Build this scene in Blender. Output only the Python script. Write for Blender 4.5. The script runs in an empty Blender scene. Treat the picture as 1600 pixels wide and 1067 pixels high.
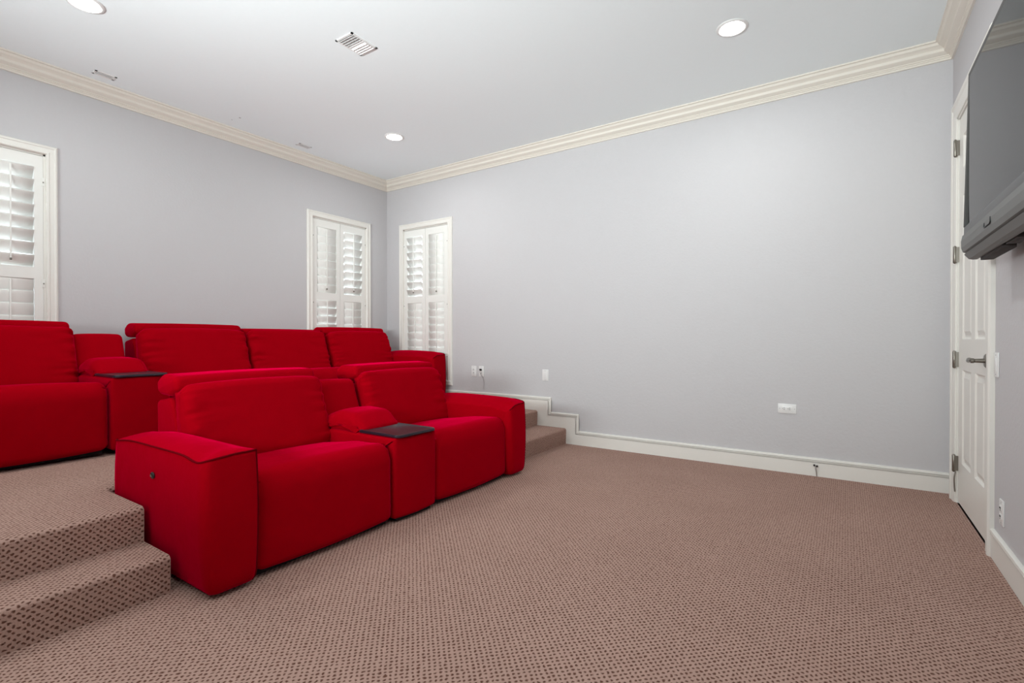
import bpy, bmesh, math, random
from mathutils import Vector, noise
random.seed(7)
S = bpy.context.scene
C = S.collection

# ---------------------------------------------------------------- camera, world, exposure
XA, XC, YB, YN, ZC = -4.96, 0.60, 4.502, -1.90, 3.07
cam_d = bpy.data.cameras.new('camera')
cam_d.sensor_fit = 'HORIZONTAL'; cam_d.sensor_width = 36.0
cam_d.lens = 781.09 / 1600 * 36.0
cam_d.clip_start = 0.02; cam_d.clip_end = 200
cam = bpy.data.objects.new('camera', cam_d); C.objects.link(cam)
cam.location = (0, 0, 1.06)
cam.rotation_euler = (math.radians(90 - 0.342), 0, math.radians(33.75))
S.camera = cam
S.view_settings.view_transform = 'Standard'
S.view_settings.look = 'None'
S.view_settings.gamma = 1.0
S.view_settings.use_curve_mapping = False
S.view_settings.exposure = 0.22
w = bpy.data.worlds.new('sky'); S.world = w; w.use_nodes = True
bg = w.node_tree.nodes['Background']
bg.inputs[0].default_value = (0.80, 0.90, 1.0, 1); bg.inputs[1].default_value = 5.0
LAMP_W = 7.4
def area_light(name, loc, rot, sx, sy, watts, col, spread=180):
    d = bpy.data.lights.new(name, 'AREA'); d.shape = 'RECTANGLE'; d.size = sx; d.size_y = sy; d.energy = watts; d.color = col; d.spread = math.radians(spread)
    o = bpy.data.objects.new(name, d); C.objects.link(o); o.location = loc; o.rotation_euler = rot; return o
# added unseen fill light behind the camera, aimed forward and up to brighten the ceiling
area_light('fill_light', (-1.75, -1.6, 1.52), (math.radians(180 - 67), 0, math.radians(4)), 2.6, 0.5, 90, (0.91, 1.0, 1.0), 102)
LAMPS = [(-3.75, 3.50), (-0.62, 3.49), (-3.80, 1.08), (-0.62, 0.95), (-3.75, -1.25), (-0.62, -1.25)]

# ---------------------------------------------------------------- helpers
def mat(name, col, rough=0.6, metal=0.0, **kw):
    m = bpy.data.materials.new(name); m.use_nodes = True
    b = m.node_tree.nodes['Principled BSDF']
    b.inputs['Base Color'].default_value = (*col, 1)
    b.inputs['Roughness'].default_value = rough
    b.inputs['Metallic'].default_value = metal
    for k, v in kw.items():
        b.inputs[k.replace('_', ' ')].default_value = v
    return m
def nod(m, t, **kw):
    n = m.node_tree.nodes.new(t)
    for k, v in kw.items(): setattr(n, k, v)
    return n
def math_n(m, op, a, b=None, c=None):
    n = nod(m, 'ShaderNodeMath', operation=op)
    for i, x in enumerate((a, b, c)):
        if x is None: continue
        if isinstance(x, (int, float)): n.inputs[i].default_value = x
        else: m.node_tree.links.new(x, n.inputs[i])
    return n.outputs[0]
def add_noise(m, scale, amount, bump, bump_dist=0.002, detail=4, coord='Object', col2=None):
    """slight colour variation plus relief on a plain material"""
    nt = m.node_tree; L = nt.links.new; b = nt.nodes['Principled BSDF']
    tc = nod(m, 'ShaderNodeTexCoord'); nz = nod(m, 'ShaderNodeTexNoise')
    nz.inputs['Scale'].default_value = scale; nz.inputs['Detail'].default_value = detail
    L(tc.outputs[coord], nz.inputs['Vector'])
    base = b.inputs['Base Color'].default_value[:]
    mx = nod(m, 'ShaderNodeMix', data_type='RGBA')
    c2 = col2 + (1,) if col2 else tuple(x * (1 - amount) for x in base[:3]) + (1,)
    mx.inputs[6].default_value = base; mx.inputs[7].default_value = c2
    L(nz.outputs['Fac'], mx.inputs[0]); L(mx.outputs[2], b.inputs['Base Color'])
    if bump:
        bp = nod(m, 'ShaderNodeBump'); bp.inputs['Strength'].default_value = bump
        bp.inputs['Distance'].default_value = bump_dist
        L(nz.outputs['Fac'], bp.inputs['Height']); L(bp.outputs[0], b.inputs['Normal'])
    return m

M = {}
M['wall'] = add_noise(mat('lilac_grey_wall_paint', (0.575, 0.56, 0.57), 0.75), 55, 0.03, 0.35, 0.003, 3)
M['ceil'] = add_noise(mat('white_ceiling_paint', (0.89, 0.94, 0.955), 0.85), 40, 0.02, 0.1, 0.002, 3)
M['trim'] = mat('cream_white_trim_paint', (0.80, 0.775, 0.725), 0.38)
M['crown'] = add_noise(mat('cream_crown_paint', (0.78, 0.73, 0.655), 0.5), 9, 0.02, 0)
M['shutter'] = mat('white_shutter_paint', (0.84, 0.83, 0.79), 0.40)
M['plate'] = mat('white_plastic', (0.80, 0.79, 0.78), 0.35)
M['slot'] = mat('dark_slot', (0.03, 0.03, 0.03), 0.6)
M['throat'] = mat('grey_vent_throat', (0.58, 0.58, 0.58), 0.8)
M['black'] = mat('black_plastic', (0.012, 0.012, 0.013), 0.35)
M['nickel'] = mat('brushed_nickel', (0.26, 0.24, 0.21), 0.36, 1.0)
M['glass'] = mat('window_glass', (1, 1, 1), 0.02, 0, Transmission_Weight=1.0, IOR=1.45)
M['tray'] = add_noise(mat('dark_plum_lacquered_tray', (0.016, 0.009, 0.017), 0.30, 0, Specular_IOR_Level=0.35), 30, 0.1, 0)
M['gapshade'] = mat('black_base_gap_shade', (0.012, 0.008, 0.008), 0.95)  # black puts the shade of the gap under the sofas into the base colour
M['tvgrey'] = mat('gunmetal_plastic', (0.14, 0.14, 0.135), 0.5)
M['tvbez'] = mat('dark_gloss_bezel', (0.05, 0.05, 0.052), 0.35)
M['tvdark'] = mat('dark_brown_plastic', (0.030, 0.022, 0.020), 0.75)
M['screen'] = mat('plasma_screen_glass', (0.010, 0.010, 0.012), 0.06, 0, IOR=1.38, Specular_IOR_Level=0.16)
M['tvedge'] = mat('dark_bezel_plastic', (0.065, 0.063, 0.060), 0.6, 0, Specular_IOR_Level=0.3)
M['steel'] = mat('zinc_steel', (0.45, 0.45, 0.46), 0.4, 1.0)

# red upholstery: fine weave, slight sheen
m = mat('red_woven_upholstery', (0.50, 0.003, 0.022), 1.0, 0, Sheen_Weight=0.6, Sheen_Roughness=0.35)
m.node_tree.nodes['Principled BSDF'].inputs['Sheen Tint'].default_value = (1, 0.0, 0.08, 1)
m.node_tree.nodes['Principled BSDF'].inputs['Specular IOR Level'].default_value = 0.0
nt = m.node_tree; L = nt.links.new; b = nt.nodes['Principled BSDF']
tc = nod(m, 'ShaderNodeTexCoord')
n1 = nod(m, 'ShaderNodeTexNoise'); n1.inputs['Scale'].default_value = 420; n1.inputs['Detail'].default_value = 2
n2 = nod(m, 'ShaderNodeTexNoise'); n2.inputs['Scale'].default_value = 9; n2.inputs['Detail'].default_value = 3
L(tc.outputs['Object'], n1.inputs['Vector']); L(tc.outputs['Object'], n2.inputs['Vector'])
mx = nod(m, 'ShaderNodeMix', data_type='RGBA')
mx.inputs[6].default_value = (0.26, 0.0004, 0.003, 1); mx.inputs[7].default_value = (0.39, 0.0008, 0.008, 1)
f = math_n(m, 'MULTIPLY_ADD', n1.outputs['Fac'], 0.7, math_n(m, 'MULTIPLY', n2.outputs['Fac'], 0.3))
L(f, mx.inputs[0]); L(mx.outputs[2], b.inputs['Base Color'])
bp = nod(m, 'ShaderNodeBump'); bp.inputs['Strength'].default_value = 0.25; bp.inputs['Distance'].default_value = 0.0015
bp2 = nod(m, 'ShaderNodeBump'); bp2.inputs['Strength'].default_value = 0.25; bp2.inputs['Distance'].default_value = 0.02
L(n2.outputs['Fac'], bp2.inputs['Height']); L(n1.outputs['Fac'], bp.inputs['Height'])
L(bp2.outputs[0], bp.inputs['Normal']); L(bp.outputs[0], b.inputs['Normal'])
M['red'] = m
m2 = mat('red_piping_cord', (0.13, 0.0008, 0.004), 0.95, 0, Specular_IOR_Level=0.02); M['piping'] = m2

# carpet: staggered dark pits in a looped pile, laid out in metres through the UV map
m = mat('brown_patterned_carpet', (0.3, 0.2, 0.17), 0.97)
m.node_tree.nodes['Principled BSDF'].inputs['Specular IOR Level'].default_value = 0.1
nt = m.node_tree; L = nt.links.new; b = nt.nodes['Principled BSDF']
uv = nod(m, 'ShaderNodeUVMap'); uv.uv_map = 'UVMap'
wn = nod(m, 'ShaderNodeTexNoise'); wn.inputs['Scale'].default_value = 60; wn.inputs['Detail'].default_value = 2
L(uv.outputs[0], wn.inputs['Vector'])
sub = nod(m, 'ShaderNodeVectorMath', operation='SUBTRACT'); L(wn.outputs['Color'], sub.inputs[0]); sub.inputs[1].default_value = (.5, .5, .5)
scl = nod(m, 'ShaderNodeVectorMath', operation='SCALE'); L(sub.outputs[0], scl.inputs[0]); scl.inputs['Scale'].default_value = 0.015
addv = nod(m, 'ShaderNodeVectorMath', operation='ADD'); L(uv.outputs[0], addv.inputs[0]); L(scl.outputs[0], addv.inputs[1])
sx = nod(m, 'ShaderNodeSeparateXYZ'); L(addv.outputs[0], sx.inputs[0])
A = 0.0245
def pit(ox, oy):
    u = math_n(m, 'MULTIPLY_ADD', sx.outputs[0], 1 / A, ox); v = math_n(m, 'MULTIPLY_ADD', sx.outputs[1], 1 / A, oy)
    du = math_n(m, 'SUBTRACT', math_n(m, 'FRACT', u), 0.5); dv = math_n(m, 'SUBTRACT', math_n(m, 'FRACT', v), 0.5)
    return math_n(m, 'SQRT', math_n(m, 'ADD', math_n(m, 'MULTIPLY', du, du), math_n(m, 'MULTIPLY', math_n(m, 'MULTIPLY', dv, dv), 0.75)))
d = math_n(m, 'MINIMUM', pit(0, 0), pit(0.5, 0.5))
mr = nod(m, 'ShaderNodeMapRange', interpolation_type='SMOOTHSTEP'); L(d, mr.inputs[0])
mr.inputs[1].default_value = 0.08; mr.inputs[2].default_value = 0.25   # 0 in the pit, 1 on the pile
fib = nod(m, 'ShaderNodeTexNoise'); fib.inputs['Scale'].default_value = 260; fib.inputs['Detail'].default_value = 4
big = nod(m, 'ShaderNodeTexNoise'); big.inputs['Scale'].default_value = 2.2; big.inputs['Detail'].default_value = 3
L(uv.outputs[0], fib.inputs['Vector']); L(uv.outputs[0], big.inputs['Vector'])
pile = nod(m, 'ShaderNodeMix', data_type='RGBA')
pile.inputs[6].default_value = (0.315, 0.195, 0.157, 1); pile.inputs[7].default_value = (0.52, 0.342, 0.285, 1)
ff = math_n(m, 'MULTIPLY_ADD', fib.outputs['Fac'], 0.6, math_n(m, 'MULTIPLY', big.outputs['Fac'], 0.4))
L(ff, pile.inputs[0])
cm = nod(m, 'ShaderNodeMix', data_type='RGBA')
cm.inputs[6].default_value = (0.125, 0.055, 0.038, 1); L(pile.outputs[2], cm.inputs[7])
L(mr.outputs[0], cm.inputs[0]); L(cm.outputs[2], b.inputs['Base Color'])
bp = nod(m, 'ShaderNodeBump'); bp.inputs['Strength'].default_value = 0.6; bp.inputs['Distance'].default_value = 0.005
hh = math_n(m, 'MULTIPLY_ADD', fib.outputs['Fac'], 0.5, mr.outputs[0]); L(hh, bp.inputs['Height']); L(bp.outputs[0], b.inputs['Normal'])
M['carpet'] = m

def emis(name, col, st):
    mm = bpy.data.materials.new(name); mm.use_nodes = True; n = mm.node_tree.nodes
    bb = n['Principled BSDF']; bb.inputs['Base Color'].default_value = (.9, .9, .9, 1)
    bb.inputs['Emission Color'].default_value = (*col, 1); bb.inputs['Emission Strength'].default_value = st
    return mm
M['lens'] = emis('lit_lamp_lens', (1, 0.97, 0.93), 12)

def link(name, me, m, parent=None, loc=(0, 0, 0), rot=None, smooth=False):
    o = bpy.data.objects.new(name, me); C.objects.link(o)
    if m is not None:
        me.materials.clear(); me.materials.append(M[m] if isinstance(m, str) else m)
    if smooth:
        for p in me.polygons: p.use_smooth = True
    o.location = loc
    if rot: o.rotation_euler = rot
    if parent: o.parent = parent
    return o
def tag(o, label=None, cat=None, group=None, kind=None):
    if label: o['label'] = label
    if cat: o['category'] = cat
    if group: o['group'] = group
    if kind: o['kind'] = kind
    return o
def empty(name, loc=(0, 0, 0), rotz=0):
    o = bpy.data.objects.new(name, None); C.objects.link(o)
    o.empty_display_size = 0.05; o.location = loc; o.rotation_euler = (0, 0, rotz); return o
def copy_tree(o, parent=None):
    c = o.copy(); C.objects.link(c); c.parent = parent
    for ch in list(o.children): copy_tree(ch, c)
    return c

class MB:
    def __init__(s): s.v = []; s.f = []
    def quad(s, *p):
        n = len(s.v); s.v += [tuple(q) for q in p]; s.f.append(tuple(range(n, n + len(p)))); return s
    def box(s, a, b):
        x0, y0, z0 = [min(a[i], b[i]) for i in range(3)]; x1, y1, z1 = [max(a[i], b[i]) for i in range(3)]
        n = len(s.v)
        s.v += [(x0,y0,z0),(x1,y0,z0),(x1,y1,z0),(x0,y1,z0),(x0,y0,z1),(x1,y0,z1),(x1,y1,z1),(x0,y1,z1)]
        for q in ((0,3,2,1),(4,5,6,7),(0,1,5,4),(1,2,6,5),(2,3,7,6),(3,0,4,7)): s.f.append(tuple(n + i for i in q))
        return s
    def mesh(s, name):
        me = bpy.data.meshes.new(name); me.from_pydata(s.v, [], s.f); me.validate()
        bm = bmesh.new(); bm.from_mesh(me); bmesh.ops.recalc_face_normals(bm, faces=bm.faces); bm.to_mesh(me); bm.free()
        return me
    def build(s, name, m, parent=None, bevel=0, seg=2, smooth=False, **kw):
        me = s.mesh(name)
        o = link(name, me, m, parent, smooth=smooth or bevel > 0, **kw)
        if bevel:
            bm = bmesh.new(); bm.from_mesh(me)
            bmesh.ops.bevel(bm, geom=[e for e in bm.edges if e.calc_face_angle(0) > 0.6], offset=bevel, segments=seg, profile=0.6, affect='EDGES', clamp_overlap=True)
            bm.to_mesh(me); bm.free()
            for p in me.polygons: p.use_smooth = True
            sharp(me, 35)
        return o
def sharp(me, deg):
    bm = bmesh.new(); bm.from_mesh(me)
    for e in bm.edges: e.smooth = e.calc_face_angle(0) < math.radians(deg)
    bm.to_mesh(me); bm.free()
def box(name, a, b, m, parent=None, bevel=0.0, **kw):
    return MB().box(a, b).build(name, m, parent, bevel, **kw)

def rpoly(pts, seg=6):
    """pts: (x, z, radius) corner list -> rounded 2D polygon"""
    out = []; n = len(pts)
    for i in range(n):
        p = Vector(pts[i][:2]); a = Vector(pts[i-1][:2]); c = Vector(pts[(i+1) % n][:2]); r = pts[i][2]
        u = (a - p).normalized(); v = (c - p).normalized()
        if r <= 0: out.append(p); continue
        ang = u.angle(v); t = r / math.tan(ang / 2); t = min(t, (a-p).length*.499, (c-p).length*.499)
        r = t * math.tan(ang / 2)
        ctr = p + (u + v).normalized() * (r / math.sin(ang / 2))
        s = p + u * t; e = p + v * t
        a0 = math.atan2(s.y-ctr.y, s.x-ctr.x); a1 = math.atan2(e.y-ctr.y, e.x-ctr.x)
        da = a1 - a0
        while da > math.pi: da -= 2*math.pi
        while da < -math.pi: da += 2*math.pi
        for k in range(seg + 1):
            aa = a0 + da * k / seg; out.append(Vector((ctr.x + r*math.cos(aa), ctr.y + r*math.sin(aa))))
    return out
def resample(poly, step):
    out = []; n = len(poly)
    for i in range(n):
        a, c = poly[i], poly[(i+1) % n]; d = (c-a).length
        if d < 1e-5: continue
        k = max(1, int(d / step))
        for j in range(k): out.append(a.lerp(c, j / k))
    return out
def pad(name, prof, y0, y1, r, puff=0.01, m='red', parent=None, step=0.035, ny=14, endpuff=0.008, wrinkle=0.0, deform=None, swap=False):
    """cushion: side profile (x,z) carried from y0 to y1, rounded at both ends and slightly inflated"""
    P = resample(rpoly(prof), step); n = len(P)
    cx = sum(p.x for p in P)/n; cz = sum(p.y for p in P)/n
    area = sum(P[i].x*P[(i+1)%n].y - P[(i+1)%n].x*P[i].y for i in range(n))
    sg = 1 if area > 0 else -1
    N = []
    for i in range(n):
        t = (P[(i+1)%n] - P[i-1]).normalized(); N.append(Vector((t.y, -t.x)) * sg)
    for _ in range(2): N = [(N[i-1] + N[i]*2 + N[(i+1)%n]).normalized() for i in range(n)]
    ys = []
    for k in range(7):
        a = math.pi/2 * k/6; ys.append((y0 + r*(1-math.sin(a)), r*(1-math.cos(math.pi/2-a)) if False else r*(1-math.sqrt(max(0,1-(1-math.sin(a))**2)))))
    ys = [(y0 + r*(1-math.cos(math.pi/2*k/6)), r*(1-math.sin(math.pi/2*k/6))) for k in range(7)]
    mid = [(y0 + r + (y1-y0-2*r)*k/ny, 0) for k in range(1, ny)]
    end = [(y0 + y1 - a, c) for a, c in reversed(ys)]
    rows = ys + mid + end
    V = []; F = []
    for (y, ins) in rows:
        u = (y - y0)/(y1 - y0)*2 - 1
        pf = puff * (1 - u*u)
        de = min(y - y0, y1 - y)
        for i in range(n):
            wr = 0
            if wrinkle: wr = wrinkle * math.exp(-de/0.08) * noise.noise(Vector((y*5, P[i].y*34, P[i].x*9+y0*7))) * min(1, de/0.01)
            q = P[i] + N[i]*(-ins + pf + wr)
            V.append((q.x, y, q.y))
    R = len(rows)
    for j in range(R-1):
        for i in range(n):
            a = j*n+i; b2 = j*n+(i+1)%n
            F.append((a, b2, b2+n, a+n))
    for side, base, yy in ((-1, 0, y0), (1, (R-1)*n, y1)):
        prev = list(range(base, base+n)); ring0 = [V[i] for i in prev]
        for s in (0.9, 0.72, 0.4):
            cur = []
            for (x, y, z) in ring0:
                V.append((cx + (x-cx)*s, yy + side*endpuff*(1-s*s), cz + (z-cz)*s)); cur.append(len(V)-1)
            for i in range(n): F.append((prev[i], prev[(i+1)%n], cur[(i+1)%n], cur[i]))
            prev = cur
        V.append((cx, yy + side*endpuff, cz)); k = len(V)-1
        for i in range(n): F.append((prev[i], prev[(i+1)%n], k))
    if deform: V = [deform(*v) for v in V]
    me = bpy.data.meshes.new(name); me.from_pydata(V, [], F)
    bm = bmesh.new(); bm.from_mesh(me); bmesh.ops.recalc_face_normals(bm, faces=bm.faces); bm.to_mesh(me); bm.free()
    return link(name, me, m, parent, smooth=True)

def sweep(name, path, N, prof, m, parent=None, closed=False, smooth=False):
    """path of 3D points in a plane with normal N; prof = (a, b): a to the left of travel in the plane, b along N"""
    N = Vector(N).normalized(); P = [Vector(p) for p in path]; n = len(P); V = []; F = []; k = len(prof)
    for i in range(n):
        dp = (P[i] - P[i-1]).normalized() if (i > 0 or closed) else None
        dn = (P[(i+1) % n] - P[i]).normalized() if (i < n-1 or closed) else None
        if dp is None: dp = dn
        if dn is None: dn = dp
        lp = N.cross(dp); ln = N.cross(dn); mm = (lp + ln).normalized(); mm = mm / mm.dot(ln)
        for a, b2 in prof: V.append(tuple(P[i] + mm*a + N*b2))
    for i in range(n if closed else n-1):
        j = (i+1) % n
        for q in range(k):
            r_ = (q+1) % k
            F.append((i*k+q, i*k+r_, j*k+r_, j*k+q))
    if not closed:
        F.append(tuple(range(k))); F.append(tuple((n-1)*k+q for q in range(k)))
    mb = MB(); mb.v = V; mb.f = F
    o = mb.build(name, m, parent)
    if smooth:
        for p in o.data.polygons: p.use_smooth = True
        sharp(o.data, 32)
    return o
def tube(name, pts, r, m, parent=None, seg=8, cyc=False, taper=None):
    P = [Vector(p) for p in pts]; V = []; F = []; n = len(P)
    up = Vector((0, 0, 1)); prevu = None
    for i in range(n):
        t = (P[min(i+1, n-1)] - P[max(i-1, 0)]).normalized()
        if prevu is None:
            u = t.orthogonal().normalized()
        else:
            u = (prevu - t*prevu.dot(t)).normalized()
        prevu = u; v = t.cross(u); rr = r * (taper[i] if taper else 1)
        for k in range(seg):
            a = 2*math.pi*k/seg; V.append(tuple(P[i] + u*rr*math.cos(a) + v*rr*math.sin(a)))
    for i in range(n-1):
        for k in range(seg): F.append((i*seg+k, i*seg+(k+1)%seg, (i+1)*seg+(k+1)%seg, (i+1)*seg+k))
    F.append(tuple(range(seg))); F.append(tuple((n-1)*seg+k for k in range(seg)))
    me = bpy.data.meshes.new(name); me.from_pydata(V, [], F)
    o = link(name, me, m, parent, smooth=True); sharp(me, 60); return o
def lathe(name, prof, axis, m, parent=None, loc=(0,0,0), seg=28):
    """prof: (radius, height) along axis 'x','-x','y','-y','z' from loc"""
    V = []; F = []; n = len(prof)
    def place(r, a, h):
        c, s = r*math.cos(a), r*math.sin(a)
        sg = -1 if axis[0] == '-' else 1; ax = axis[-1]
        return (sg*h, c, s) if ax == 'x' else (c, sg*h, s) if ax == 'y' else (c, s, sg*h)
    for k in range(seg):
        for r, h in prof: V.append(place(r, 2*math.pi*k/seg, h))
    for k in range(seg):
        for i in range(n-1):
            a = k*n+i; b2 = ((k+1)%seg)*n+i; F.append((a, b2, b2+1, a+1))
    if prof[0][0] > 1e-6: F.append(tuple(k*n for k in range(seg)))
    if prof[-1][0] > 1e-6: F.append(tuple(k*n+n-1 for k in range(seg)))
    me = bpy.data.meshes.new(name); me.from_pydata(V, [], F)
    bm = bmesh.new(); bm.from_mesh(me); bmesh.ops.remove_doubles(bm, verts=bm.verts, dist=1e-6); bmesh.ops.recalc_face_normals(bm, faces=bm.faces); bm.to_mesh(me); bm.free()
    o = link(name, me, m, parent, loc=loc, smooth=True); sharp(me, 35); return o
def smoothpath(pts, k=6):
    """Catmull-Rom through pts"""
    P = [Vector(p) for p in pts]; out = []
    for i in range(len(P)-1):
        p0 = P[max(i-1,0)]; p1 = P[i]; p2 = P[i+1]; p3 = P[min(i+2, len(P)-1)]
        for j in range(k):
            t = j/k
            out.append(0.5*((2*p1)+(p2-p0)*t+(2*p0-5*p1+4*p2-p3)*t*t+(3*p1-p0-3*p2+p3)*t**3))
    out.append(P[-1]); return out

# ---------------------------------------------------------------- room shell
def wall_with_holes(name, a0, a1, z0, z1, holes, face, back, axis, inward, label):
    """flat wall from a0..a1 (along x or y), room face at coordinate `face`, back at `back`"""
    A_ = sorted({a0, a1, *[h[0] for h in holes], *[h[1] for h in holes]})
    Z_ = sorted({z0, z1, *[h[2] for h in holes], *[h[3] for h in holes]})
    def solid(i, j):
        if i < 0 or j < 0 or i >= len(A_)-1 or j >= len(Z_)-1: return None
        c = ((A_[i]+A_[i+1])/2, (Z_[j]+Z_[j+1])/2)
        return not any(h[0] < c[0] < h[1] and h[2] < c[1] < h[3] for h in holes)
    def P(a, d, z): return (a, d, z) if axis == 'x' else (d, a, z)
    mb = MB()
    for i in range(len(A_)-1):
        for j in range(len(Z_)-1):
            if not solid(i, j): continue
            l, r_, bt, tp = A_[i], A_[i+1], Z_[j], Z_[j+1]
            for d_ in (face, back): mb.quad(P(l,d_,bt), P(r_,d_,bt), P(r_,d_,tp), P(l,d_,tp))
            if not solid(i-1, j): mb.quad(P(l,face,bt), P(l,back,bt), P(l,back,tp), P(l,face,tp))
            if not solid(i+1, j): mb.quad(P(r_,face,bt), P(r_,back,bt), P(r_,back,tp), P(r_,face,tp))
            if not solid(i, j-1): mb.quad(P(l,face,bt), P(r_,face,bt), P(r_,back,bt), P(l,back,bt))
            if not solid(i, j+1): mb.quad(P(l,face,tp), P(r_,face,tp), P(r_,back,tp), P(l,back,tp))
    me = bpy.data.meshes.new(name); me.from_pydata(mb.v, [], mb.f)
    bm = bmesh.new(); bm.from_mesh(me); bmesh.ops.remove_doubles(bm, verts=bm.verts, dist=1e-5); bmesh.ops.recalc_face_normals(bm, faces=bm.faces); bm.to_mesh(me); bm.free()
    return tag(link(name, me, 'wall'), label, 'wall', kind='structure')

WIN_Z = (0.575, 2.425)      # daylight opening inside the casing
WIN_A = [(0.43, 1.17), (3.405, 4.155)]       # along Y on the left wall
WIN_B = (-4.655, -3.915)                      # along X on the back wall
T = 0.16
wall_with_holes('wall_left', YN-T, YB+T, -0.1, ZC+.1, [(a, b_, *WIN_Z) for a, b_ in WIN_A], XA, XA-T, 'y', 1, 'pale lilac grey wall behind the raised row of seats')
wall_with_holes('wall_back', XA, XC, -0.1, ZC+.1, [(*WIN_B, *WIN_Z)], YB, YB+T, 'x', -1, 'long pale lilac grey wall facing the camera, with one shuttered window')
wall_with_holes('wall_right', YN-T, YB+T, -0.1, ZC+.1, [(3.405, 4.297, 0.0, 2.50)], XC, XC+T, 'y', -1, 'narrow slice of grey wall holding the door and television')
wall_with_holes('wall_front', XA, XC, -0.1, ZC+.1, [], YN, YN-T, 'x', 1, 'plain grey wall behind the camera')
tag(box('ceiling', (XA, YN, ZC), (XC, YB, ZC+.12), 'ceil'), 'flat white ceiling with recessed lights', 'ceiling', kind='structure')

def uv_mesh(name, faces, m='carpet', smooth=False):
    """faces: list of (verts, uvs)"""
    V = []; F = []; UV = []
    for vs, us in faces:
        n = len(V); V += [tuple(v) for v in vs]; F.append(tuple(range(n, n+len(vs)))); UV += us
    me = bpy.data.meshes.new(name); me.from_pydata(V, [], F)
    l = me.uv_layers.new(name='UVMap')
    for i, u in enumerate(UV): l.data[i].uv = u
    me.materials.append(M[m])
    return me
def block_faces(x0, x1, y0, y1, z0, z1, r=0.022):
    """carpeted block with a rolled front nosing at x1; UVs unroll in metres down the riser"""
    prof = [(x0, z1)]
    n = 6
    for k in range(n+1):
        a = math.pi/2*k/n; prof.append((x1 - r + r*math.sin(a), z1 - r + r*math.cos(a)))
    prof.append((x1 - 0.004, z0))
    L_ = [0]
    for i in range(1, len(prof)): L_.append(L_[-1] + math.dist(prof[i], prof[i-1]))
    fs = []
    ya, yb = y0, y1
    for i in range(len(prof)-1):
        (xa, za), (xb, zb) = prof[i], prof[i+1]
        fs.append(([(xa,ya,za),(xb,ya,zb),(xb,yb,zb),(xa,yb,za)], [(x0+L_[i],ya),(x0+L_[i+1],ya),(x0+L_[i+1],yb),(x0+L_[i],yb)]))
    side = [(p[0], p[1]) for p in prof] + [(x0, z0)]
    fs.append(([(p[0], ya, p[1]) for p in side][::-1], [(p[0], ya - (z1-p[1])) for p in side][::-1]))
    fs.append(([(p[0], yb, p[1]) for p in side], [(p[0], yb + (z1-p[1])) for p in side]))
    fs.append(([(x0,ya,z0),(x0,ya,z1),(x0,yb,z1),(x0,yb,z0)][::-1], [(x0-z1,ya),(x0,ya),(x0,yb),(x0-z1,yb)][::-1]))
    return fs
def carpet_block(name, blocks, label, cat='platform'):
    fs = []
    for bk in blocks: fs += block_faces(*bk)
    me = uv_mesh(name, fs)
    for p in me.polygons: p.use_smooth = True
    bm = bmesh.new(); bm.from_mesh(me); bmesh.ops.remove_doubles(bm, verts=bm.verts, dist=1e-5); bmesh.ops.recalc_face_normals(bm, faces=bm.faces); bm.to_mesh(me); bm.free()
    sharp(me, 30)
    o = bpy.data.objects.new(name, me); C.objects.link(o)
    return tag(o, label, cat, kind='structure')

fl = uv_mesh('floor', [
    ([(XA,YN,0),(XC+T,YN,0),(XC+T,YB,0),(XA,YB,0)], [(XA,YN),(XC+T,YN),(XC+T,YB),(XA,YB)]),
    ([(XA,YN,-.1),(XA,YB,-.1),(XC+T,YB,-.1),(XC+T,YN,-.1)], [(0,0)]*4)])
o = bpy.data.objects.new('floor', fl); C.objects.link(o)
tag(o, 'brown looped carpet with rows of small dark pits', 'floor', kind='structure')
RISE = 0.155
SL, SR = 0.938, 3.405            # inner ends of the left and right stairs
Z2 = 2*RISE
carpet_block('platform', [(XA, -3.075, SL, SR, 0, Z2), (XA, -2.598, YN, SL, 0, Z2), (XA, -2.680, SR, YB, 0, Z2)], 'raised carpeted platform under the rear seating row')
carpet_block('step', [(-2.602, -2.338, YN, SL, 0, RISE)], 'low carpeted stair left of the front seats', cat='step')
carpet_block('step', [(-2.684, -2.343, SR, YB, 0, RISE)], 'low carpeted stair beyond the front seats, against the back wall', cat='step')

# crown moulding around the ceiling (a = distance from the wall, b = drop below the ceiling)
crown = [(0, 0), (0.105, 0), (0.105, 0.010), (0.094, 0.013), (0.088, 0.022)]
for k in range(7):
    t = k/6; crown.append((0.085 - 0.060*t - 0.010*math.sin(math.pi*2*t), 0.028 + 0.052*t))
crown += [(0.024, 0.086), (0.018, 0.088), (0.018, 0.095), (0.012, 0.099), (0.012, 0.111), (0, 0.111)]
co = sweep('trim_1', [(XA, YN, ZC), (XA, YB, ZC), (XC, YB, ZC), (XC, YN, ZC)], (0, 0, -1), crown, 'crown', closed=True, smooth=True)
tag(co, 'cream crown moulding running around the ceiling', 'moulding', kind='structure')

# baseboards: flat board plus moulded cap
BBH = 0.140
cap = [(0, 0), (0.0, 0.008), (-0.004, 0.016), (-0.015, 0.018), (-0.0155, 0.006), (-0.0200, 0.006), (-0.0205, 0.016), (-0.026, 0.016), (-0.0265, 0.006), (-0.031, 0.006), (-0.0315, 0.0125), (-0.036, 0.0125), (-0.036, 0)]
def capped(name, path, N, boards, label):
    root = empty(name); tag(root, label, 'baseboard', kind='structure')
    sweep('cap_moulding', path, N, cap, 'trim', root, smooth=True)
    mb = MB()
    for a, b_ in boards: mb.box(a, b_)
    mb.build('board', 'trim', root)
    return root
d_ = 0.0125
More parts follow.
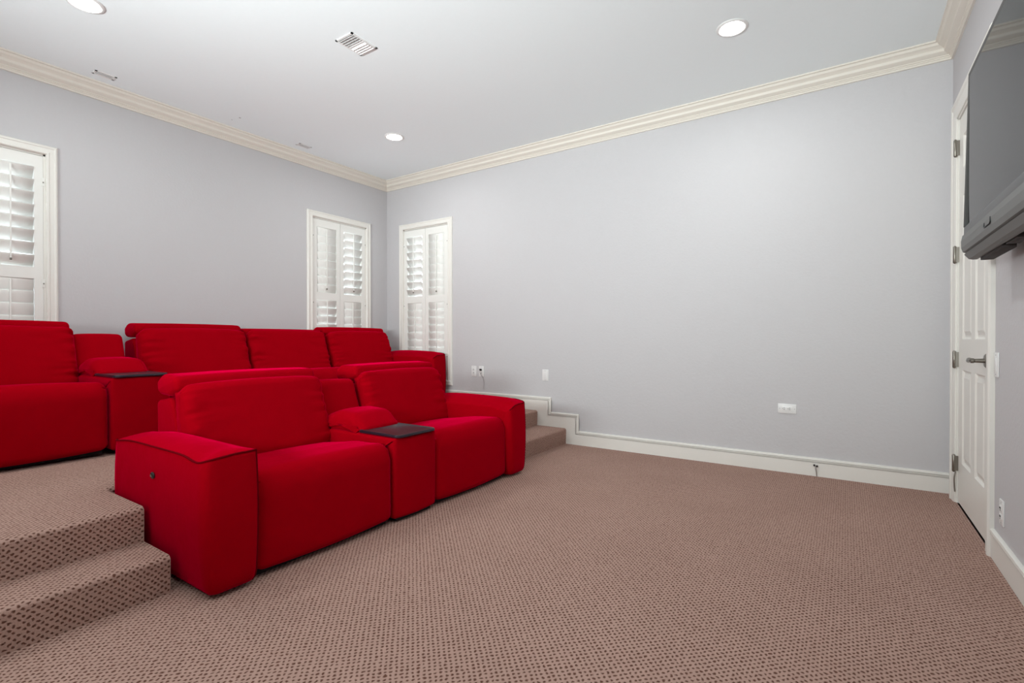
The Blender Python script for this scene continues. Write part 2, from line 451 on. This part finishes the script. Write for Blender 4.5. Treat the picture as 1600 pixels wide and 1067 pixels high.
# travel direction chosen so that "left of travel" points up with the given normal
capped('baseboard_back', [(XC, YB, BBH), (-2.203, YB, BBH), (-2.203, YB, 0.305), (-2.517, YB, 0.305), (-2.517, YB, 0.455), (XA, YB, 0.455)][::-1], (0, -1, 0),
       [((-2.203, YB-d_, 0), (XC, YB, BBH-.034)), ((-2.517, YB-d_, 0), (-2.203, YB, 0.271)), ((XA, YB-d_, 0.0), (-2.517, YB, 0.421))], 'cream baseboard climbing the stairs along the back wall')
capped('baseboard_right', [(XC, 3.305, BBH), (XC, YN, BBH)], (-1, 0, 0), [((XC-d_, YN, 0), (XC, 3.305, BBH-.034))], 'cream baseboard on the wall below the television')
capped('baseboard_left', [(XA, YN, 0.455), (XA, YB, 0.455)], (1, 0, 0), [((XA, YN, 0.31), (XA+d_, YB, 0.421))], 'cream baseboard on the platform behind the rear seats')
capped('baseboard_front', [(XC, YN, BBH), (-2.3, YN, BBH)], (0, 1, 0), [((-2.3, YN, 0), (XC, YN+d_, BBH-.034))], 'cream baseboard behind the camera')

# ---------------------------------------------------------------- windows with plantation shutters
casing_prof = [(0, 0), (0, 0.016), (-0.006, 0.024), (-0.016, 0.024), (-0.020, 0.019), (-0.045, 0.019), (-0.050, 0.023), (-0.058, 0.023), (-0.068, 0.013), (-0.068, 0)]
louver_cache = {}
def louver_mesh(Lg, thick=0.011, wd=0.098):
    key = round(Lg, 4)
    if key in louver_cache: return louver_cache[key]
    n = 12; ring = []
    for k in range(n):
        a = 2*math.pi*k/n; ring.append((wd/2*math.cos(a), thick/2*math.sin(a)))
    mb = MB()
    mb.v = [(-Lg/2, a, b_) for a, b_ in ring] + [(Lg/2, a, b_) for a, b_ in ring]
    mb.f = [(k, (k+1)%n, n+(k+1)%n, n+k) for k in range(n)] + [tuple(range(n)), tuple(range(n, 2*n))]
    me = mb.mesh('louver'); me.materials.append(M['shutter'])
    for p in me.polygons: p.use_smooth = len(p.vertices) == 4
    louver_cache[key] = me
    return me
def make_window(name, loc, rotz, w_, label, tilts):
    """local frame: x along the wall, y pointing OUT of the room, z up; origin at floor level, window centre, wall face"""
    root = empty(name, loc, rotz); tag(root, label, 'window', kind='structure')
    z0, z1 = WIN_Z; h2 = w_/2
    # casing: path runs so that the profile grows outwards from the opening
    sweep('casing', [(-h2, 0, z0), (-h2, 0, z1), (h2, 0, z1), (h2, 0, z0)][::-1], (0, -1, 0), casing_prof, 'trim', root, closed=True)
    box('sill', (-h2-.060, -.026, z0-.034), (h2+.060, 0.0, z0-.006), 'trim', root, 0.004)
    # jamb liner, sash and glass
    mb = MB(); mb.box((-h2, 0.0, z0), (-h2+.012, T, z1)).box((h2-.012, 0.0, z0), (h2, T, z1)).box((-h2, 0.0, z1-.012), (h2, T, z1)).box((-h2, 0.0, z0), (h2, T, z0+.012))
    mb.build('jamb_liner', 'trim', root)
    mb = MB(); s_ = .04
    mb.box((-h2+.012, .10, z0+.012), (-h2+.012+s_, .14, z1-.012)).box((h2-.012-s_, .10, z0+.012), (h2-.012, .14, z1-.012))
    mb.box((-h2+.012, .10, z0+.012), (h2-.012, .14, z0+.012+s_)).box((-h2+.012, .10, z1-.012-s_), (h2-.012, .14, z1-.012)).box((-h2+.012, .10, 1.48), (h2-.012, .14, 1.52))
    mb.build('sash', 'trim', root)
    box('glass', (-h2+.03, .118, z0+.03), (h2-.03, .122, z1-.03), 'glass', root)
    pw = (w_ - .024 - .006) / 2                 # panel width
    zb, zt = z0 + .015, z1 - .015
    st = 0.050
    zones = [(0.675, 1.500), (1.585, 2.325)]
    for pi, sx_ in enumerate((-1, 1)):
        xa = -h2 + .012 + .001 if sx_ < 0 else .002
        xb = xa + pw
        mb = MB(); ya, yb = .002, .028
        mb.box((xa, ya, zb), (xa+st, yb, zt)).box((xb-st, ya, zb), (xb, yb, zt))
        mb.box((xa+st, ya, zb), (xb-st, yb, zones[0][0])).box((xa+st, ya, zones[0][1]), (xb-st, yb, zones[1][0])).box((xa+st, ya, zones[1][1]), (xb-st, yb, zt))
        fr = mb.build('shutter_panel', 'shutter', root)
        Lg = pw - 2*st - .004; cx = (xa+xb)/2
        me = louver_mesh(Lg)
        for zi, (za, zc) in enumerate(zones):
            n = max(1, round((zc-za)/0.0915)); pitch = (zc-za)/n
            ang = math.radians(tilts[pi][zi])
            for k in range(n):
                lo = bpy.data.objects.new('louver', me); C.objects.link(lo); lo.parent = fr
                # tilt: room-side edge raised
                lo.location = (cx, .015, za + pitch*(k+.5)); lo.rotation_euler = (-ang, 0, 0)
            front = -.0445*math.cos(ang) + .015
            box('tilt_rod', (cx-.005, front-.013, za+.05), (cx+.005, front-.003, zc-.02 if zi else zc-.01), 'shutter', fr, 0.002)
            if zi: box('rod_end', (cx-.006, front-.014, za+.035), (cx+.006, front-.002, za+.052), 'nickel', fr, 0.002)
        hx = xa if sx_ < 0 else xb
        for hz in (0.85, 1.47, 2.22):
            box('hinge', (hx-.009, -.003, hz-.03), (hx+.009, .004, hz+.03), 'shutter', fr)
            box('hinge_pin', (hx-.003, -.007, hz-.008), (hx+.003, -.002, hz+.002), 'nickel', fr)
    return root
# window 1 and 2 on the left wall (outward = -X), window 3 on the back wall (outward = +Y)
make_window('window_1', (XA, 0.80, 0), math.radians(90), 0.74, 'tall white shuttered window cut off by the left edge of the photo', [(84, 72), (84, 60)])
make_window('window_2', (XA, 3.78, 0), math.radians(90), 0.75, 'tall white shuttered window on the left wall, nearest the corner', [(72, 82), (82, 58)])
make_window('window_3', (-4.285, YB, 0), 0, 0.74, 'tall white shuttered window on the back wall, beside the corner', [(82, 50), (80, 80)])

# ---------------------------------------------------------------- door on the right wall
def make_door():
    root = empty('door_1', (XC, 3.84, 0)); tag(root, 'tall white raised-panel door beside the television', 'door', kind='structure')
    y0, y1 = -0.410, 0.432; zt = 2.462; x0, x1 = 0.004, 0.044      # slab between jambs; room face at x0
    # jamb: lines the wall opening
    mb = MB()
    mb.box((-.004, y1+.003, 0), (T, y1+.025, zt+.028)).box((-.004, y0-.025, 0), (T, y0-.003, zt+.028)).box((-.004, y0-.025, zt+.004), (T, y1+.025, zt+.038))
    mb.build('jamb', 'trim', root)
    mb = MB(); mb.box((.048, y1-.008, 0), (.062, y1+.003, zt+.004)).box((.048, y0-.003, 0), (.062, y0+.008, zt+.004)).box((.048, y0-.003, zt-.008), (.062, y1+.003, zt+.004))
    mb.build('stop_strip', 'trim', root)
    cp = [(-.005, 0), (-.005, 0.012), (-.012, 0.014), (-.035, 0.019), (-.070, 0.019), (-.080, 0.025), (-.104, 0.025), (-.115, 0.018), (-.115, 0)]
    sweep('casing', [(0, y1+.010, 0), (0, y1+.010, zt+.012), (0, y0-.010, zt+.012), (0, y0-.010, 0)], (-1, 0, 0), [(-a_ , b_) for a_, b_ in cp], 'trim', root)
    # slab: stiles and rails with sunk fields
    sl = MB()
    zs = [0.010, 0.275, 0.865, 1.055, 1.955, 2.125, 2.330, zt]
    st = 0.115; mu = 0.10
    cols = [(y0+st, -mu/2), (mu/2, y1-st)]
    sl.box((x0, y0, zs[0]), (x1, y0+st, zt)).box((x0, y1-st, zs[0]), (x1, y1, zt)).box((x0, -mu/2, zs[0]), (x1, mu/2, zt))
    for (a_, b_) in cols:
        for za, zb in ((zs[0], zs[1]), (zs[2], zs[3]), (zs[4], zs[5]), (zs[6], zs[7])):
            sl.box((x0, a_, za), (x1, b_, zb))
    slab = sl.build('door_slab', 'trim', root)
    for (a_, b_) in cols:
        for za, zb in ((zs[1], zs[2]), (zs[3], zs[4]), (zs[5], zs[6])):
            V = []; F = []
            def rect(ins, x): 
                n = len(V); V.extend([(x, a_+ins, za+ins), (x, b_-ins, za+ins), (x, b_-ins, zb-ins), (x, a_+ins, zb-ins)]); return n
            rs = [rect(0, x0), rect(.012, x0+.011), rect(.022, x0+.011), rect(.048, x0+.002)]
            for r1, r2 in zip(rs, rs[1:]):
                for k in range(4): F.append((r1+k, r1+(k+1)%4, r2+(k+1)%4, r2+k))
            F.append(tuple(rs[-1]+k for k in range(4)))
            nb = rect(0, x1-.008); F.append(tuple(nb+k for k in range(4)))
            for k in range(4): F.append((rs[0]+k, rs[0]+(k+1)%4, nb+(k+1)%4, nb+k))
            mb = MB(); mb.v = V; mb.f = F; mb.build('panel', 'trim', slab)
    # hinges on the far side
    for hz in (0.255, 0.925, 1.60, 2.285):
        h = box('hinge', (-.016, y1-.003, hz-.048), (.004, y1+.002, hz+.048), 'nickel', root)
        lathe('hinge_barrel', [(0, -.058), (.005, -.056), (.009, -.050), (.009, .050), (.005, .056), (0, .058)], 'z', 'nickel', h, (-.018, y1+.004, hz), 12)
    # lever handle
    hz = 0.945; hy = y0 + 0.055
    hd = lathe('door_handle', [(0.0, 0), (.037, 0), (.037, .006), (.030, .012), (.012, .013), (.010, .050), (.013, .054), (.013, .066), (0, .068)], '-x', 'nickel', root, (x0, hy, hz))
    tube('lever', smoothpath([(-.060, 0, 0), (-.062, .03, .003), (-.060, .07, .004), (-.056, .11, -.002), (-.052, .140, -.006)]), .0105, 'nickel', hd, 10, taper=None)
    # small spring stop hanging at the lowest hinge
    tube('hinge_stop', smoothpath([(-.010, y1+.002, .20), (-.016, y1-.002, .16), (-.014, y1+.004, .10), (-.012, y1+.002, .07)]), .0035, 'nickel', root)
    return root
make_door()

# ---------------------------------------------------------------- recessed lights
def make_light(i, x, y, label):
    root = empty('recessed_downlight', (x, y, ZC)); tag(root, label, 'ceiling light', 'recessed ceiling lights')
    lathe('trim_ring', [(0.078, -0.0005), (0.096, -0.0005), (0.096, 0.003), (0.090, 0.007), (0.080, 0.008), (0.078, 0.004)], '-z', 'plate', root)
    lathe('lens', [(0.0, 0.008), (0.04, 0.0075), (0.072, 0.005), (0.079, 0.001), (0.079, 0.0)], '-z', 'lens', root)
    ld = bpy.data.lights.new('bulb', 'AREA'); ld.shape = 'DISK'; ld.size = 0.15; ld.energy = LAMP_W
    ld.color = (0.96, 1.0, 0.99); ld.spread = math.radians(170)
    lo = bpy.data.objects.new('bulb', ld); C.objects.link(lo); lo.parent = root; lo.location = (0, 0, -0.014)
    return root
LL = ['round ceiling light nearest the corner of the two shuttered walls', 'round ceiling light in front of the long back wall, near the door end', 'round ceiling light cut by the top edge of the photo, above the rear seats',
      'round ceiling light above the open floor near the camera', 'round ceiling light over the platform behind the camera', 'round ceiling light behind the camera beside the right wall']
for i, (x, y) in enumerate(LAMPS): make_light(i, x, y, LL[i])

# ---------------------------------------------------------------- sofas
def arm_part(name, y0, y1, parent, button=False, far=False):
    """x: 0 at the front, -0.93 at the back; top crowned, sides slightly bulged"""
    w_ = y1 - y0; X0, X1 = -0.925, 0.0; H = 0.575
    nx, ny, nz = 26, 12, 18
    root = None
    def shape(u, v, t):
        # u 0..1 back->front, v -1..1 across, t 0..1 up ; rounded-box surface
        x = X0 + (X1-X0)*u; y = v*w_/2; z = 0.022 + (H-0.022)*t
        rv = 0.034
        # round the vertical front/back corners
        cxm = w_/2 - rv
        ix = min(max(x, X0+rv), X1-rv); iy = min(max(y, -cxm), cxm)
        dx, dy = x-ix, y-iy; mlen = max(abs(dx), abs(dy)); l = math.hypot(dx, dy)
        if l > 1e-9: x = ix + dx/l*mlen; y = iy + dy/l*mlen
        return x, y, z
    def deform(x, y, z, top=0.0):
        t = (z-0.022)/(H-0.022); u = (x-X0)/(X1-X0); v = y/(w_/2)
        bul = 0.016*math.sin(math.pi*min(1, max(0, t))**1.0)
        y += (bul + 0.018*t) * v * (1 if v < 0 else 0.25)
        x += 0.012*math.sin(math.pi*t) * max(0, (u-.5)*2)**3
        if far:
            z -= 0.042*max(0, -v)**3*t**8
        sag = -0.018*math.exp(-((u-0.93)/0.09)**2)*max(0, -v) - 0.020*math.exp(-((u-0.0)/0.15)**2)
        z += sag*t**4 - (0.022 if far else -0.006)*(max(0, u-.86)/.14)**2.2*t**8
        return x, y, z
    # side skin rings
    per = []
    N1, N2 = 30, 10
    def lin(a, b_, n): return [a + (b_-a)*k/n for k in range(n)]
    hw = w_/2
    for x in lin(X0, X1, N1): per.append((x, -hw))
    for y in lin(-hw, hw, N2): per.append((X1, y))
    for x in lin(X1, X0, N1): per.append((x, hw))
    for y in lin(hw, -hw, N2): per.append((X0, y))
    V = []; F = []; n = len(per)
    rows = [0, .03, .08, .16, .28, .4, .52, .64, .76, .86, .93, .97, 1.0]
    yc = (y0+y1)/2
    top_ring = []
    for t in rows:
        for (x, y) in per:
            u = (x-X0)/(X1-X0); v = y/hw
            q = shape(u, v, t); q = deform(*q)
            ins = 0.010*max(0, (0.06-t)/0.06)**2
            V.append((q[0] - ins*(1 if x > X1-.01 else 0), yc+q[1]*(1-ins/hw), q[2]))
    for j in range(len(rows)-1):
        for i in range(n):
            a = j*n+i; b_ = j*n+(i+1)%n; F.append((a, b_, b_+n, a+n))
    # crowned top
    base = (len(rows)-1)*n; ring0 = [V[base+i] for i in range(n)]; prev = list(range(base, base+n))
    for s in (0.93, 0.84, 0.7, 0.5, 0.25):
        cur = []
        for (x, y, z) in ring0:
            xm = (X0+X1)/2; lx = (X1-X0)/2
            # inset by distance rather than by scale along the length
            dd = (1-s)*hw
            ny_ = yc + (y-yc)*s
            nx_ = xm + (x-xm)*((lx-dd)/lx)
            u = (nx_-X0)/(X1-X0)
            cr = 0.030*(1-s**2.2)
            V.append((nx_, ny_, z*(s**.5) + (H-0.004)*(1-s**.5) + cr*(0.6+0.4*math.sin(math.pi*min(1,u*1.1))) - (0.010 if far else 0)*(max(0, u-.86)/.14)**2*(1-s))); cur.append(len(V)-1)
        for i in range(n): F.append((prev[i], prev[(i+1)%n], cur[(i+1)%n], cur[i]))
        prev = cur
    F.append(tuple(prev)); F.append(tuple(range(n))[::-1])
    me = bpy.data.meshes.new(name); me.from_pydata(V, [], F)
    bm = bmesh.new(); bm.from_mesh(me); bmesh.ops.recalc_face_normals(bm, faces=bm.faces)
    bmesh.ops.triangulate(bm, faces=[f for f in bm.faces if len(f.verts) > 4]); bm.to_mesh(me); bm.free()
    o = link(name, me, 'red', parent, smooth=True)
    # piping along the outer top edge, the front top edge and down the inner front corner
    pts = []
    for i in (range(N1, 2*N1+N2+1) if far else range(0, N1+N2+1)): pts.append(Vector(V[base+i]) + Vector((0, 0, .001)))
    vt = [Vector(V[j*n + N1+N2]) for j in range(len(rows)-1, -1, -1)]
    if far: tube('piping', pts, 0.0038, 'piping', o, 6); tube('piping', vt, 0.0038, 'piping', o, 6)
    else: tube('piping', pts + vt[1:], 0.0042, 'piping', o, 6)
    if button:
        pb = Vector((-0.452, yc + V[6*n + 14][1] - yc - 0.002, 0.452))
        bt = lathe('power_button', [(0, .0), (.020, 0), (.020, .003), (.016, .005), (.015, .0035), (0, .0035)], '-y', 'black', o, pb, 20)
        bt.scale = (0.95, 1, 0.75)
        box('rocker', (-.011, -.007, -.007), (-.002, -.003, .007), 'nickel', None).parent = bt
        box('rocker', (.000, -.007, -.007), (.008, -.003, .007), 'nickel', None).parent = bt
    return o

def make_sofa(name, loc, layout, label, group=None):
    root = empty(name, loc); tag(root, label, 'sofa')
    if group: root['group'] = group
    for it in layout:
        k = it[0]; y0, y1 = it[1], it[2]
        if k == 'arm':
            arm_part('armrest', y0, y1, root, button=(len(it) > 3), far=(it is layout[-1]))
        elif k == 'seat':
            hr = it[3] if len(it) > 3 else True
            b0, b1 = (it[4], it[5]) if len(it) > 4 else (y0, y1)
            sc = pad('seat_cushion', [(-0.70, 0.20, .02), (-0.70, 0.395, .03), (-0.30, 0.450, .15), (-0.075, 0.462, .10), (-0.035, 0.395, .16), (-0.030, 0.035, .03), (-0.20, 0.028, .02), (-0.25, 0.20, .05)],
                     y0+.002, y1-.002, 0.052, 0.014, 'red', root, step=0.02, endpuff=0.0, wrinkle=.005)
            MB().box((-0.60, y0+.03, 0.005), (-0.075, y1-.03, 0.19)).build('base', 'gapshade', root)
            fr = pad('back_frame', [(-1.02, 0.03, .02), (-1.035, 0.72, .03), (-0.86, 0.750, .05), (-0.66, 0.25, .03), (-0.66, 0.03, .02)], b0-.002, b1-.004, 0.018, 0.003, 'red', root, endpuff=0)
            bk = pad('backrest', [(-0.585, 0.385, .05), (-0.735, 0.822, .045), (-0.865, 0.800, .06), (-0.83, 0.50, .05), (-0.72, 0.385, .05)],
                     b0, b1, 0.058, 0.013, 'red', root, step=0.011, ny=24, wrinkle=0.032, endpuff=.004)
            if hr:
                pad('headrest', [(-0.79, 0.790, .03), (-0.805, 0.862, .035), (-0.97, 0.866, .045), (-1.030, 0.830, .035), (-1.02, 0.757, .035), (-0.88, 0.752, .03)], b0-.008, b1-.008, 0.030, 0.006, 'red', root, step=.012, endpuff=.004, wrinkle=.006)
            else:
                pad('headrest', [(-0.80, 0.76, .02), (-0.81, 0.833, .02), (-1.00, 0.838, .04), (-1.02, 0.745, .03), (-0.88, 0.74, .02)], b0-.004, b1+.0, 0.03, 0.003, 'red', root, step=.022)
        elif k == 'console':
            cn = pad('console', [(-0.80, 0.02, .02), (-0.80, 0.40, .02), (-0.62, 0.487, .02), (-0.028, 0.487, .012), (-0.030, 0.025, .02)], y0-.003, y1+.003, 0.018, 0.003, 'red', root, step=.03, endpuff=0,
                     deform=lambda x, y, z: (x + 0.018*(1-((y-(y0+y1)/2)/((y1-y0)/2))**2)*max(0, (x+.8)/.8)**6, y, z))
            MB().box((-0.6, y0+.03, 0.003), (-0.05, y1-.03, 0.03)).build('base', 'gapshade', root)
            pad('console_back', [(-0.655, 0.40, .03), (-0.790, 0.775, .045), (-1.00, 0.765, .04), (-1.00, 0.05, .03), (-0.76, 0.05, .03)], y0+.008, y1-.012 if len(it) < 4 else y1-.02, 0.03, 0.006, 'red', root, step=.03)
            pad('armrest_pad', [(-0.70, 0.470, .02), (-0.695, 0.560, .04), (-0.58, 0.598, .15), (-0.42, 0.590, .09), (-0.315, 0.500, .02), (-0.36, 0.470, .01)], y0+.004, y1-.004, 0.055, 0.012, 'red', root, step=.015, endpuff=.004)
            # tray: thin lacquered board with rounded corners, raised rim
            P = rpoly([(-0.345, y0+.006, .012), (-0.004, y0+.006, .035), (-0.004, y1-.020, .035), (-0.345, y1-.020, .012)])
            mb = MB(); n = len(P)
            zs = [(0.4905, 0.0), (0.4925, .003), (0.503, .003), (0.5070, .0), (0.5070, -.007), (0.5040, -.011)]
            cxx, cyy = -0.17, (y0+y1)/2
            for z, off in zs:
                for p in P:
                    dx = p.x-cxx; dy = p.y-cyy
                    mb.v.append((cxx + dx*(1+off/.17), cyy + dy*(1+off/.17), z))
            for j in range(len(zs)-1):
                for i in range(n): mb.f.append((j*n+i, j*n+(i+1)%n, (j+1)*n+(i+1)%n, (j+1)*n+i))
            mb.f.append(tuple(range(n))); mb.f.append(tuple((len(zs)-1)*n+i for i in range(n)))
            tr_ = mb.build('tray', 'tray', root, smooth=True); sharp(tr_.data, 40)
            tag(tr_, 'dark plum lacquered tray')
    return root
X1, Y1 = -2.108, 0.985
R1 = [('arm', 0.0, 0.200, 1), ('seat', 0.200, 1.010, True, 0.212, 1.045), ('console', 1.012, 1.352), ('seat', 1.354, 2.155, True, 1.364, 2.175), ('arm', 2.157, 2.362)]
make_sofa('reclining_sofa', (X1, Y1, 0.0), R1, 'front-row two-seat red reclining sofa with a tray console, standing on the floor')
X2, Y2 = -3.870, 0.022
R2 = [('arm', 0.160, 0.370), ('seat', 0.372, 1.205, True, .372, 1.220), ('console', 1.212, 1.545, 1), ('seat', 1.555, 2.450, True, 1.615, 2.455), ('seat', 2.455, 3.310, False, 2.475, 3.300), ('seat', 3.315, 4.180, True, 3.335, 4.180), ('arm', 4.184, 4.385)]
make_sofa('reclining_sofa', (X2, Y2, 0.318), R2, 'long rear-row red reclining sofa with a tray console, on the raised platform')

# ---------------------------------------------------------------- television
def make_tv():
    root = empty('television', (0.44, 3.07, 1.42)); tag(root, 'large dark flat television with grey lower bar, mounted on the right wall', 'television')
    W = 1.50; H = 0.85
    # local: x towards the wall, y 0 at the far end to -W, z up. The front leans back slightly towards the top.
    def fx(z): return 0.018 * z / H
    def bar(name, z0, z1, x0, x1, y0, y1, m, parent, bevel=.002):
        mb = MB(); V = [(x0+fx(z0), y0, z0), (x1, y0, z0), (x1, y1, z0), (x0+fx(z0), y1, z0), (x0+fx(z1), y0, z1), (x1, y0, z1), (x1, y1, z1), (x0+fx(z1), y1, z1)]
        mb.v = V; mb.f = [(0,3,2,1),(4,5,6,7),(0,1,5,4),(1,2,6,5),(2,3,7,6),(3,0,4,7)]
        return mb.build(name, m, parent, bevel)
    fr = MB()
    bz = .030
    bar('bezel', .112, .150, 0.006, .05, -W, 0, 'tvbez', root)
    bar('bezel', H-bz, H, 0.004, .05, -W, 0, 'tvedge', root)
    bar('bezel', .150, H-bz, 0.004, .05, -.038, 0, 'tvedge', root)
    bar('bezel', .150, H-bz, 0.004, .05, -W, -W+.038, 'tvedge', root)
    bar('screen_mask', .148, H-bz+.002, 0.014, .045, -W+.014, -.014, 'black', root, 0)
    sc = bar('screen', .152, H-bz-.010, 0.0126, .015, -W+.075, -.075, 'screen', root, 0)
    # lower speaker bar with a rolled lip
    prof = [(.004, .112), (-.001, .085), (0.000, .055), (.006, .036), (.016, .032), (.016, .028), (.010, .026), (.026, .004), (.040, 0.0), (.055, 0.0), (.055, .112)]
    mb = MB(); n = len(prof)
    mb.v = [(x, 0, z) for x, z in prof] + [(x, -W, z) for x, z in prof]
    mb.f = [(i, (i+1) % n, n+(i+1) % n, n+i) for i in range(n)] + [tuple(range(n)), tuple(range(n, 2*n))]
    sp = mb.build('speaker_bar', 'tvgrey', root)
    # raised emblem: a short line hooked up at both ends
    tube('emblem', [(-.001, -.470, .082), (-.0025, -.470, .066), (-.0025, -.475, .064), (-.0025, -.565, .064), (-.0025, -.572, .070), (-.001, -.566, .088)], .0022, 'black', sp, 6)
    # rear housing with its stepped underside
    bk = MB(); bk.box((.05, -W+.03, .012), (.090, -.03, H-.03)); bk.build('rear_housing', 'tvdark', root, .004)
    MB().box((.056, -.42, -.012), (.10, -.06, .03)).build('port_panel', 'tvdark', root, .003)
    MB().box((.060, -.62, -.004), (.10, -.46, .03)).build('port_panel', 'tvdark', root, .003)
    MB().box((.056, -1.30, -.010), (.10, -.80, .03)).build('port_panel', 'tvdark', root, .003)
    MB().box((.090, -.30-.9, .10), (.125, -.30, H-.15)).build('chassis', 'tvdark', root, .006)
    # wall bracket: plate on the wall and two rails
    MB().box((.145, -1.05, .20), (.159, -.45, .62)).build('wall_bracket', 'black', root)
    for yy in (-.58, -.92): MB().box((.122, yy-.02, .16), (.148, yy+.02, .68)).build('mounting_rail', 'black', root)
    return root
make_tv()

# ---------------------------------------------------------------- wall plates, jacks, vents
def plate(name, loc, rotz, label, cat, kind, w_=.072, h_=.117, group=None):
    """local frame: x along wall, y pointing out of the wall INTO the room is -y"""
    root = empty(name, loc, rotz); tag(root, label, cat, group)
    MB().box((-w_/2, -.006, -h_/2), (w_/2, 0, h_/2)).build('cover_plate', 'plate', root, .003)
    def hole(x, z, a=.002, b_=.004, parent=root): MB().box((x-a, -.0105, z-b_), (x+a, -.009, z+b_)).build('slot', 'slot', parent)
    if kind == 'decora':
        MB().box((-.0165, -.0085, -.033), (.0165, -.005, .033)).build('rocker', 'plate', root, .0015)
    if kind == 'duplex':
        for zc in (-.019, .019):
            r_ = MB().box((-.014, -.009, zc-.013), (.014, -.005, zc+.013)).build('receptacle', 'plate', root, .002)
            hole(-.006, zc+.002, parent=r_); hole(.006, zc+.002, parent=r_); hole(0, zc-.008, .002, .002, r_)
    if kind == 'duplex_h':
        r_ = MB().box((-.034, -.009, -.0165), (.034, -.005, .0165)).build('receptacle', 'plate', root, .002)
        for xc in (-.020, .018):
            hole(xc, .006, .004, .0015, r_); hole(xc, -.006, .004, .0015, r_); hole(xc-.011, 0, .002, .002, r_)
    for s in ((0, h_/2-.012), (0, -h_/2+.012)) if h_ > w_ else ((w_/2-.012, 0), (-w_/2+.012, 0)):
        lathe('screw', [(0, .0072), (.003, .0068), (.0035, .006), (.0035, .005)], '-y', 'steel', root, (s[0], 0, s[1]), 10)
    return root
plate('wall_outlet', (-0.386, YB, 0.505), 0, 'white outlet mounted sideways low on the long back wall', 'outlet', 'duplex_h', .128, .074)
plate('wall_outlet', (-3.528, YB, 0.690), 0, 'white outlet left of the plugged-in one, beside the back wall window', 'outlet', 'duplex')
po = plate('wall_outlet', (-3.420, YB, 0.690), 0, 'white outlet with a black plug in it, on the back wall', 'outlet', 'duplex')
plate('wall_plate', (-2.590, YB, 0.680), 0, 'white rocker plate on the back wall above the stairs', 'switch', 'decora')
plate('light_switch', (XC, 3.262, 0.935), math.radians(-90), 'white light switch beside the door casing', 'switch', 'decora')
plate('wall_outlet', (XC, 3.150, 0.262), math.radians(-90), 'white outlet low on the wall between door and baseboard', 'outlet', 'duplex', .07, .115)
# plug with its thin cord
pl = empty('power_cord', (-3.420, YB, 0.69)); tag(pl, 'black plug with thin grey cord hanging from the back wall outlet', 'cord')
MB().box((-.010, -.034, .006), (.010, -.0112, .030)).build('plug', 'black', pl, .004)
tube('cord', smoothpath([(0, -.030, .018), (.006, -.044, -.006), (.020, -.030, -.045), (.034, -.016, -.080), (.040, -.012, -.14), (.036, -.022, -.21)]), .0022, 'steel', pl)
# coax stub in the baseboard
jk = empty('cable_jack', (-0.192, YB-.0125, 0.073)); tag(jk, 'small metal cable jack on the baseboard below the sideways outlet', 'jack')
for dx, dz in ((-.008, .012), (.010, .008)):
    lathe('connector', [(0, .024), (.0045, .024), (.0045, .012), (.007, .012), (.007, 0)], '-y', 'tvdark', jk, (dx, 0, dz), 10)
tube('cable', smoothpath([(.001, -.012, .006), (.002, -.020, -.010), (.006, -.014, -.035), (.008, -.008, -.068)]), .003, 'steel', jk)

def vent(name, loc, lx, ly, label, dual):
    th = .006 if dual else .003
    root = empty(name, loc); tag(root, label, 'vent')
    f = .014
    mb = MB()
    mb.box((-lx/2, -ly/2, -th), (-lx/2+f, ly/2, 0)).box((lx/2-f, -ly/2, -th), (lx/2, ly/2, 0)).box((-lx/2, -ly/2, -th), (lx/2, -ly/2+f, 0)).box((-lx/2, ly/2-f, -th), (lx/2, ly/2, 0))
    mb.build('frame', 'plate', root)
    MB().box((-lx/2+.002, -ly/2+.002, -.0012), (lx/2-.002, ly/2-.002, 0)).build('throat', 'throat', root)
    if dual:
        MB().box((-lx/2+f, -.004, -.006), (lx/2-f, .004, -.001)).build('divider', 'plate', root)
        n = 4
        for half, sg in ((-1, 1), (1, -1)):
            for k in range(n):
                yc = half*(.008 + (ly/2-f-.010)*(k+.5)/n)
                s = MB().box((-lx/2+f, -.0105, -.0008), (lx/2-f, .0105, .0008)).build('slat', 'plate', root)
                s.location = (0, yc, -.006); s.rotation_euler = (math.radians(sg*28), 0, 0)
    else:
        for k in range(3):
            s = MB().box((-.005, -ly/2+f, -.0006), (.005, ly/2-f, .0006)).build('slat', 'plate', root)
            s.location = (-lx/2+f + (lx-2*f)*(k+.5)/3, 0, -.0028); s.rotation_euler = (0, math.radians(10), 0)
    return root
vent('ceiling_vent', (-2.785, 2.258, ZC), .170, .215, 'square two-way air vent in the middle of the ceiling', True)
vent('ceiling_vent', (-4.712, 1.455, ZC), .075, .135, 'slim white vent beside the crown, above the rear left seats', False)
vent('ceiling_vent', (-4.712, 3.140, ZC), .075, .140, 'slim white vent beside the crown, nearest the room corner', False)
for (x, y, r_, lb) in ((-4.598, 2.42, .010, 'larger dark hole in the ceiling beside the crown moulding'), (-4.70, 2.40, .006, 'smaller dark hole in the ceiling, closer to the crown moulding')):
    tag(lathe('ceiling_hole', [(0, .0005), (r_*.7, .0005), (r_, 0)], '-z', 'steel', None, (x, y, ZC), 12), lb, 'hole')
bpy.context.view_layer.update()
